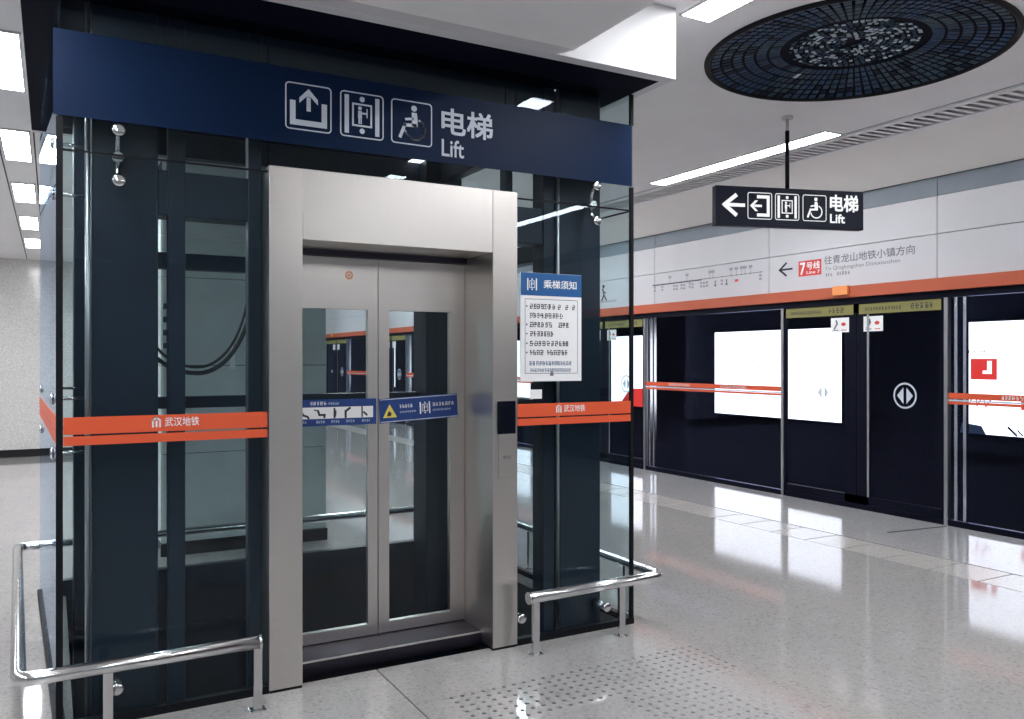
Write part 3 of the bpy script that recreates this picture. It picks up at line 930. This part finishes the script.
# panes
T = 0.012
ZJ = 2.424
def pane(x0, x1, y0, y1, z0, z1, name='glass_pane'):
    return part(name, sh, 'glass', (x0, x1, y0, y1, z0, z1))
for z0, z1 in ((0.036, ZJ - 0.004), (ZJ + 0.004, 3.105)):
    if z0 < 1:
        pane(GX0, 0.878, YF, YF + T, z0, z1)
        pane(2.202, GX1, YF, YF + T, z0, z1)
    else:
        pane(GX0, 0.875, YF, YF + T, z0, z1)
        pane(0.883, 2.197, YF, YF + T, 2.456, z1)
        pane(2.205, GX1, YF, YF + T, z0, z1)
    pane(GX1 - T, GX1, YF + T + 0.004, YB - 0.004, z0, z1)
    pane(GXB + 0.01, 1.45, YB, YB + T, z0, z1)
    pane(1.458, GX1, YB, YB + T, z0, z1)
    mb = MB()
    ya, yb = YF + T + 0.004, YB - 0.004
    mb.hexa([(gxl(ya), ya, z0), (gxl(ya) + T, ya, z0), (gxl(yb) + T, yb, z0), (gxl(yb), yb, z0),
             (gxl(ya), ya, z1), (gxl(ya) + T, ya, z1), (gxl(yb) + T, yb, z1), (gxl(yb), yb, z1)])
    obj('glass_pane', mb, 'glass', sh)
part('corner_seal', sh, 'seal', (GX0 - 0.006, GX0 + 0.020, YF - 0.002, YF + T + 0.003, 0.036, 2.56))
part('corner_seal', sh, 'seal', (GX1 - 0.018, GX1 + 0.004, YF - 0.002, YF + T + 0.003, 0.036, 2.56))
part('corner_seal', sh, 'seal', (GX1 - 0.018, GX1 + 0.004, YF - 0.002, YF + T + 0.003, 2.925, 3.105))
part('joint_seal', sh, 'seal', (GX0 + 0.02, 0.878, YF + 0.001, YF + T - 0.001, ZJ - 0.004, ZJ + 0.004))
part('joint_seal', sh, 'seal', (2.202, GX1 - 0.018, YF + 0.001, YF + T - 0.001, ZJ - 0.004, ZJ + 0.004))
part('joint_seal', sh, 'seal', (GX1 - T + 0.001, GX1 - 0.001, YF + T + 0.004, YB, ZJ - 0.004, ZJ + 0.004))
# bright tubes on the column edges, the left imitating a lit edge
for x in (0.135, 2.535):
    mb = MB(); mb.cyl((x, 4.035, 0.0), (x, 4.035, 3.1), 0.011, 10)
    obj('bright_edge_tube', mb, 'psd_post', sh)
# glass point fittings: round discs on arms, a spider behind the glass
def spider(x, z, pairs, side=0):
    mb = MB()
    yh = YF + 0.10
    mb.cyl((x, YF + T + 0.02, z), (x, 4.055, z), 0.022, 14)
    for dx, dzz in pairs:
        mb.tube([(x, YF + 0.07, z), (x + dx * 0.6, YF + 0.060, z + dzz * 0.6), (x + dx, YF + 0.030, z + dzz), (x + dx, YF + T, z + dzz)], 0.011, 8)
    sp = obj('spider_bracket', mb, 'chrome', sh)
    for dx, dzz in pairs:
        mb = MB()
        mb.lathe([(0.001, 0.010), (0.018, 0.010), (0.026, 0.006), (0.027, 0.0), (0.001, 0.0)], (0, 0, 0), 20)
        mb.v = [(x + dx + a, YF - c, z + dzz + b) for a, b, c in mb.v]
        obj('glass_disc', mb, 'chrome', sp)
spider(0.25, ZJ, [(0, 0.108), (0, -0.108)])
spider(2.73, ZJ + 0.02, [(0, 0.10), (0, -0.10)])
spider(0.243, 0.14, [(0, 0.0)])
spider(2.80, 0.12, [(0, 0.0)])
spider(2.235, 0.14, [(0, 0.0)])
# fittings on the left glass wall
for y, z in ((4.3, 2.53), (4.3, 2.30), (4.35, 1.37), (4.35, 1.12), (5.9, 1.37), (5.9, 1.12)):
    mb = MB()
    mb.lathe([(0.001, 0.012), (0.018, 0.012), (0.026, 0.006), (0.027, 0.0), (0.001, 0.0)], (0, 0, 0), 16)
    mb.v = [(gxl(y) - c, y + a, z + b) for a, b, c in mb.v]
    dd = obj('side_disc', mb, 'chrome', sh)
    mb = MB(); mb.cyl((gxl(y) + T, y, z), (0.155 if y < 5 else 0.13, y, z), 0.008, 8)
    obj('disc_bolt', mb, 'chrome', dd)

# hanging control cable in the empty shaft
tc = thing('travelling_cable', (0.95, 5.2, 1.4), 'black cable loop hanging inside the glass shaft', 'cable')
for r, ox, oz in ((0.013, 0.0, 0.0), (0.008, 0.03, 0.035)):
    pts = []
    xl, xm, xr, yc = 0.44 + ox, 0.74, 1.06 - ox, 5.1
    for k in range(13):
        a = PI + PI / 2 * k / 12
        pts.append((xm + (xm - xl) * math.cos(a), yc, 1.74 + oz + (0.27) * math.sin(a)))
    for k in range(1, 17):
        a = 1.5 * PI + PI / 2 * k / 16
        pts.append((xm + (xr - xm) * math.cos(a), yc, 2.05 + (0.58 - oz) * math.sin(a)))
    pts.append((xr + 0.01, yc, 3.10))
    mb = MB(); mb.tube(pts, r, 8)
    obj('cable', mb, 'cable', tc)
for k in range(4):
    part('guide_clip', sh, 'navy_paint', (0.445, 0.4615, 4.06, 4.11, 1.60 + 0.06 * k, 1.625 + 0.06 * k))

# ------------------------------------------------------------------ lift doorway
JX0, JX1, JX2, JX3 = 0.88, 1.036, 2.05, 2.20
ZO, ZT = 2.118, 2.452
YD = 4.25
dw = thing('lift_doorway', (1.54, YF, 0), 'brushed stainless steel lift doorway with two closed glazed door leaves', 'lift door')
part('jamb', dw, 'steel', (JX0, JX1, YF - 0.012, YD + 0.05, 0.012, ZT), bevel=0.003)
part('jamb', dw, 'steel', (JX2, JX3, YF - 0.012, YD + 0.05, 0.012, ZT), bevel=0.003)
part('jamb_foot', dw, 'seal', (JX0 + 0.004, JX1 - 0.002, YF - 0.010, YD, 0.0, 0.012), (JX2 + 0.002, JX3 - 0.004, YF - 0.010, YD, 0.0, 0.012))
part('lintel', dw, 'steel_h', (JX1 + 0.001, JX2 - 0.001, YF - 0.012, YD - 0.03, ZO, ZT), bevel=0.002)
part('door_track', dw, 'steel_dark', (JX1 + 0.001, JX2 - 0.001, YD - 0.029, YD + 0.05, 2.088, ZT))
part('sill', dw, 'steel_dark', (JX1 + 0.001, JX2 - 0.001, 4.03, YD + 0.06, 0.0, 0.072), bevel=0.002)
part('sill_nosing', dw, 'steel', (JX1 + 0.001, JX2 - 0.001, 4.028, 4.034, 0.066, 0.074))
XM = 1.533
def lift_leaf(x0, x1, w0, w1):
    z0, z1, a, b = 0.078, 2.086, 0.135, 1.815
    lf = part('door_leaf', dw, 'steel', (x0, w0, YD, YD + 0.035, z0, z1), (w1, x1, YD, YD + 0.035, z0, z1),
              (w0, w1, YD, YD + 0.035, z0, a), (w0, w1, YD, YD + 0.035, b, z1))
    part('window_pane', lf, 'glass_clear', (w0, w1, YD + 0.012, YD + 0.022, a, b))
    return lf
l1 = lift_leaf(JX1 + 0.002, XM - 0.003, 1.100, 1.477)
l2 = lift_leaf(XM + 0.003, JX2 - 0.002, 1.596, 1.958)
DFr = Frame((0, YD, 0), (1, 0, 0), (0, 0, 1))
flat('round_mark', DFr, ring(disc(1.372, 1.995, 0.022)[0], disc(1.372, 1.995, 0.014)[0]) + disc(1.372, 1.995, 0.006, 10), 'orange_light', l1, 0.001)

# door stickers
ds1 = thing('safety_sticker', (1.30, YD, 1.27), 'blue sticker with white strip of safety figures on the lift door', 'sticker')
part('film', ds1, 'sticker_blue', (1.055, 1.522, YD - 0.0035, YD - 0.0005, 1.205, 1.342))
SFr = Frame((0, YD - 0.0035, 0), (1, 0, 0), (0, 0, 1))
flat('white_strip', SFr, rect(1.075, 1.503, 1.242, 1.302), 'white', ds1, 0.0008)
flat('heading', SFr, blocks(1.165, 1.255, 1.313, 0.017, seed=8), 'white', ds1, 0.0008)
flat('heading_faint', SFr, blocks(1.26, 1.32, 1.314, 0.012, seed=9), 'pale', ds1, 0.0008)
figs = []
figs += strip([(1.115, 1.283), (1.13, 1.262), (1.15, 1.255), (1.155, 1.247)], 0.010)
figs += strip([(1.185, 1.288), (1.20, 1.286)], 0.006) + strip([(1.205, 1.283), (1.212, 1.262), (1.24, 1.262), (1.238, 1.250)], 0.011)
figs += strip([(1.292, 1.292), (1.292, 1.248)], 0.010) + strip([(1.299, 1.28), (1.297, 1.255)], 0.008)
figs += strip([(1.375, 1.294), (1.352, 1.278), (1.352, 1.248)], 0.012)
figs += strip([(1.442, 1.298), (1.442, 1.248)], 0.008) + strip([(1.452, 1.27), (1.468, 1.256)], 0.010)
flat('safety_figures', SFr, figs, 'ink', ds1, 0.0016)
flat('figure_captions', SFr, sum([blocks(u, u + 0.045, 1.219, 0.013, seed=int(u * 90)) for u in (1.10, 1.195, 1.275, 1.355, 1.44)], []), 'pale', ds1, 0.0008)

ds2 = thing('warning_sticker', (1.77, YD, 1.28), 'blue sticker with yellow warning triangle and lift symbol on the lift door', 'sticker')
tl = 0.022 / 0.46
F3 = Frame((1.543, YD - 0.0035, 1.205), (1, 0, tl), (-tl, 0, 1))
mb = MB()
q = [F3.p(0, 0, 0), F3.p(0.462, 0, 0), F3.p(0.462, 0, -0.003), F3.p(0, 0, -0.003)]
mb.hexa([*q, *[p + F3.V * 0.133 for p in q]])
obj('film', mb, 'sticker_blue', ds2)
flat('border', F3, rect(0.004, 0.458, 0.004, 0.008) + rect(0.004, 0.458, 0.125, 0.129), 'pale', ds2, 0.0008)
wt = flat('warning_triangle', F3, [[(0.018, 0.028), (0.098, 0.028), (0.058, 0.100)]], 'warn_yellow', ds2, 0.0008)
flat('warning_hand', F3, [[(0.04, 0.036), (0.062, 0.036), (0.068, 0.050), (0.056, 0.064), (0.046, 0.055)]], 'ink', wt, 0.0016)
flat('slogan', F3, blocks(0.115, 0.19, 0.075, 0.018, seed=14) + blocks(0.265 + 0.045, 0.44, 0.072, 0.018, seed=15), 'white', ds2, 0.0008)
flat('slogan_small', F3, blocks(0.115, 0.21, 0.048, 0.010, seed=16) + blocks(0.31, 0.42, 0.045, 0.010, seed=17), 'pale', ds2, 0.0008)
lift_icon(F3, 0.225, 0.028, 0.078, ds2, 'white', 0.0008)

# call panel
cp = thing('call_panel', (2.13, YF, 1.1), 'lift call panel with black display and steel button plate on the jamb', 'call panel')
part('button_plate', cp, 'steel', (2.082, 2.182, YF - 0.020, YF - 0.0125, 0.915, 1.150), bevel=0.002)
part('display', cp, 'screen', (2.076, 2.184, YF - 0.022, YF - 0.0125, 1.151, 1.328), bevel=0.002)
for x in (2.118, 2.145):
    mb = MB(); mb.cyl((x, YF - 0.0205, 1.028), (x, YF - 0.0235, 1.028), 0.010, 16)
    obj('button', mb, 'psd_post', cp)

# ------------------------------------------------------------------ signs on the lift glass
BF = Frame((0, YF - 0.004, 0), (1, 0, 0), (0, 0, 1))
bn = thing('sign_band', (1.48, YF, 2.565), 'long navy sign band across the lift glass with lift pictograms', 'sign')
part('film', bn, 'navy_film', (0.004, 2.975, YF - 0.004, YF - 0.0005, 2.565, 2.922))
S = 0.222
V0 = 2.634
pictogram(BF, 0.955, V0, S, [('tray', TRAY), ('tray_arrow', ARROW_UP)], bn)
pictogram(BF, 1.219, V0, S, [('lift_bar', LIFT_BARS[:1]), ('lift_bar', LIFT_BARS[1:]), ('lift_box', LIFT_BOX), ('lift_passenger', LIFT_MAN), ('lift_dot', LIFT_DOTS[:1]), ('lift_dot', LIFT_DOTS[1:])], bn)
pictogram(BF, 1.480, V0, S, [('wheelchair_symbol', WHEELCHAIR)], bn)
text('lettering', BF, '电梯', (1.757, 2.050, 2.715, 2.848), 'pale', bn, 0.002, 0.018)
text('caption', BF, 'Lift', (1.757, 1.882, 2.600, 2.686), 'pale', bn, 0.002, 0.012)

def warn_strip(x0, x1, label, xt):
    t = thing('warning_strip', ((x0 + x1) / 2, YF, 1.19), label, 'warning strip', 'orange strips on the lift glass')
    part('wide_band', t, 'red_strip', (x0, x1, YF - 0.003, YF - 0.0005, 1.236, 1.308))
    part('narrow_band', t, 'red_strip', (x0, x1, YF - 0.003, YF - 0.0005, 1.190, 1.228))
    f = Frame((0, YF - 0.003, 0), (1, 0, 0), (0, 0, 1))
    flat('emblem', f, strip([(xt, 1.258), (xt, 1.285), (xt + 0.014, 1.297), (xt + 0.028, 1.285), (xt + 0.028, 1.258)], 0.008) + strip([(xt + 0.014, 1.258), (xt + 0.014, 1.28)], 0.007), 'white', t, 0.001)
    text('lettering', f, '武汉地铁', (xt + 0.048, xt + 0.19, 1.257, 1.296), 'white', t, 0.001, 0.006)
warn_strip(GX0 + 0.021, 0.874, 'orange strip on the lift glass between doorway and shaft corner, above the empty railing corner', 0.385)
warn_strip(2.205, GX1 - 0.019, 'orange strip on the lift glass directly below the passenger notice', 2.455)
sw = thing('warning_strip', (gxl(5.1), 5.1, 1.19), 'orange strip on the outer side glass of the lift shaft, seen nearly edge-on', 'warning strip', 'orange strips on the lift glass')
for nm, z0, z1 in (('wide_band', 1.236, 1.308), ('narrow_band', 1.190, 1.228)):
    mb = MB(); e = 0.0005; d2 = 0.003; ya, yb = 3.96, 6.26
    mb.hexa([(gxl(ya) - d2, ya, z0), (gxl(ya) - e, ya, z0), (gxl(yb) - e, yb, z0), (gxl(yb) - d2, yb, z0),
             (gxl(ya) - d2, ya, z1), (gxl(ya) - e, ya, z1), (gxl(yb) - e, yb, z1), (gxl(yb) - d2, yb, z1)])
    obj(nm, mb, 'red_strip', sw)

# passenger notice
nt_ = thing('passenger_notice', (2.42, YF, 1.43), 'white passenger notice with blue heading fixed on the lift glass', 'notice')
NX0, NX1, NZ0, NZ1 = 2.222, 2.617, 1.430, 2.025
part('board', nt_, 'white', (NX0, NX1, YF - 0.008, YF - 0.0008, NZ0, NZ1), bevel=0.001)
NF = Frame((0, YF - 0.008, 0), (1, 0, 0), (0, 0, 1))
flat('heading_field', NF, rect(NX0 + 0.001, NX1 - 0.001, 1.900, NZ1 - 0.001), 'blue', nt_, 0.001)
lift_icon(NF, NX0 + 0.032, 1.922, 0.078, nt_, 'white')
text('heading', NF, '乘梯须知', (NX0 + 0.145, NX0 + 0.360, 1.942, 1.988), 'white', nt_, 0.002, 0.012)
flat('border', NF, rring(NX0 + 0.026, NX1 - 0.026, NZ0 + 0.042, 1.882, 0.006, 0.003), 'ink_grey', nt_, 0.001)
for i, (v, segs) in enumerate(((1.828, ((0.055, 0.22), (0.235, 0.255), (0.285, 0.305), (0.33, 0.35))), (1.778, ((0.055, 0.285),)), (1.728, ((0.055, 0.215), (0.24, 0.325))),
                                (1.678, ((0.055, 0.215),)), (1.625, ((0.055, 0.32),)), (1.575, ((0.055, 0.145), (0.165, 0.30))))):
    flat('line_lettering', NF, sum([blocks(NX0 + a, NX0 + b, v - 0.001, 0.027, 0.88, seed=50 + i) for a, b in segs], []), 'ink', nt_, 0.001)
    if i in (0, 2, 3, 4, 5):
        flat('bullet', NF, disc(NX0 + 0.038, v + 0.013, 0.005, 8), 'ink', nt_, 0.001)
for i, v in enumerate((1.525, 1.520)[:0] + (1.518,)):
    flat('blue_lettering', NF, blocks(NX0 + 0.053, NX0 + 0.335, v, 0.022, 0.9, seed=70 + i), 'ink_blue', nt_, 0.001)
flat('blue_lettering', NF, blocks(NX0 + 0.058, NX0 + 0.325, 1.482, 0.018, 0.9, seed=75), 'ink_blue', nt_, 0.001)
flat('foot_mark', NF, [[(NX0 + 0.185, 1.460), (NX0 + 0.21, 1.460), (NX0 + 0.205, 1.484), (NX0 + 0.192, 1.484)]], 'ink_grey', nt_, 0.0012)
wt2 = part('glass_label', None, 'white', (2.285, 2.36, YF - 0.003, YF - 0.0006, 1.335, 1.385))
tag(wt2, 'small blank white label on the lift glass under the notice', 'label')

# ------------------------------------------------------------------ bumper rail round the shaft
br = thing('bumper_rail', (1.5, 3.76, 0), 'low stainless bumper rail on short posts around the lift shaft', 'railing')
zr = 0.30
path = arc_path([(0.80, 3.755, zr), (-0.115, 3.755, zr), (-0.20, 6.42, zr), (3.09, 6.46, zr), (3.09, 3.79, zr), (2.19, 3.755, zr)], 0.055, 6)
mb = MB(); mb.tube(path, 0.029, 16)
obj('rail', mb, 'chrome', br)
for x, y in ((0.795, 3.755), (0.20, 3.755), (2.225, 3.757), (2.795, 3.775), (3.085, 4.12), (3.09, 5.3), (-0.165, 5.3), (0.6, 6.43), (2.3, 6.45)):
    mb = MB()
    mb.box(x - 0.019, x + 0.019, y - 0.013, y + 0.013, 0.004, zr - 0.005)
    p = obj('post', mb, 'chrome', br, bevel=0.004)
    part('foot_plate', p, 'chrome', (x - 0.034, x + 0.034, y - 0.028, y + 0.028, 0.0, 0.006), bevel=0.001)
for x, y in ((0.80, 3.755), (2.19, 3.755)):
    mb = MB(); sgn = 1 if x < 1 else -1
    mb.cyl((x, y, zr), (x + 0.012 * sgn, y, zr), 0.032, 16)
    obj('end_cap', mb, 'chrome', br)
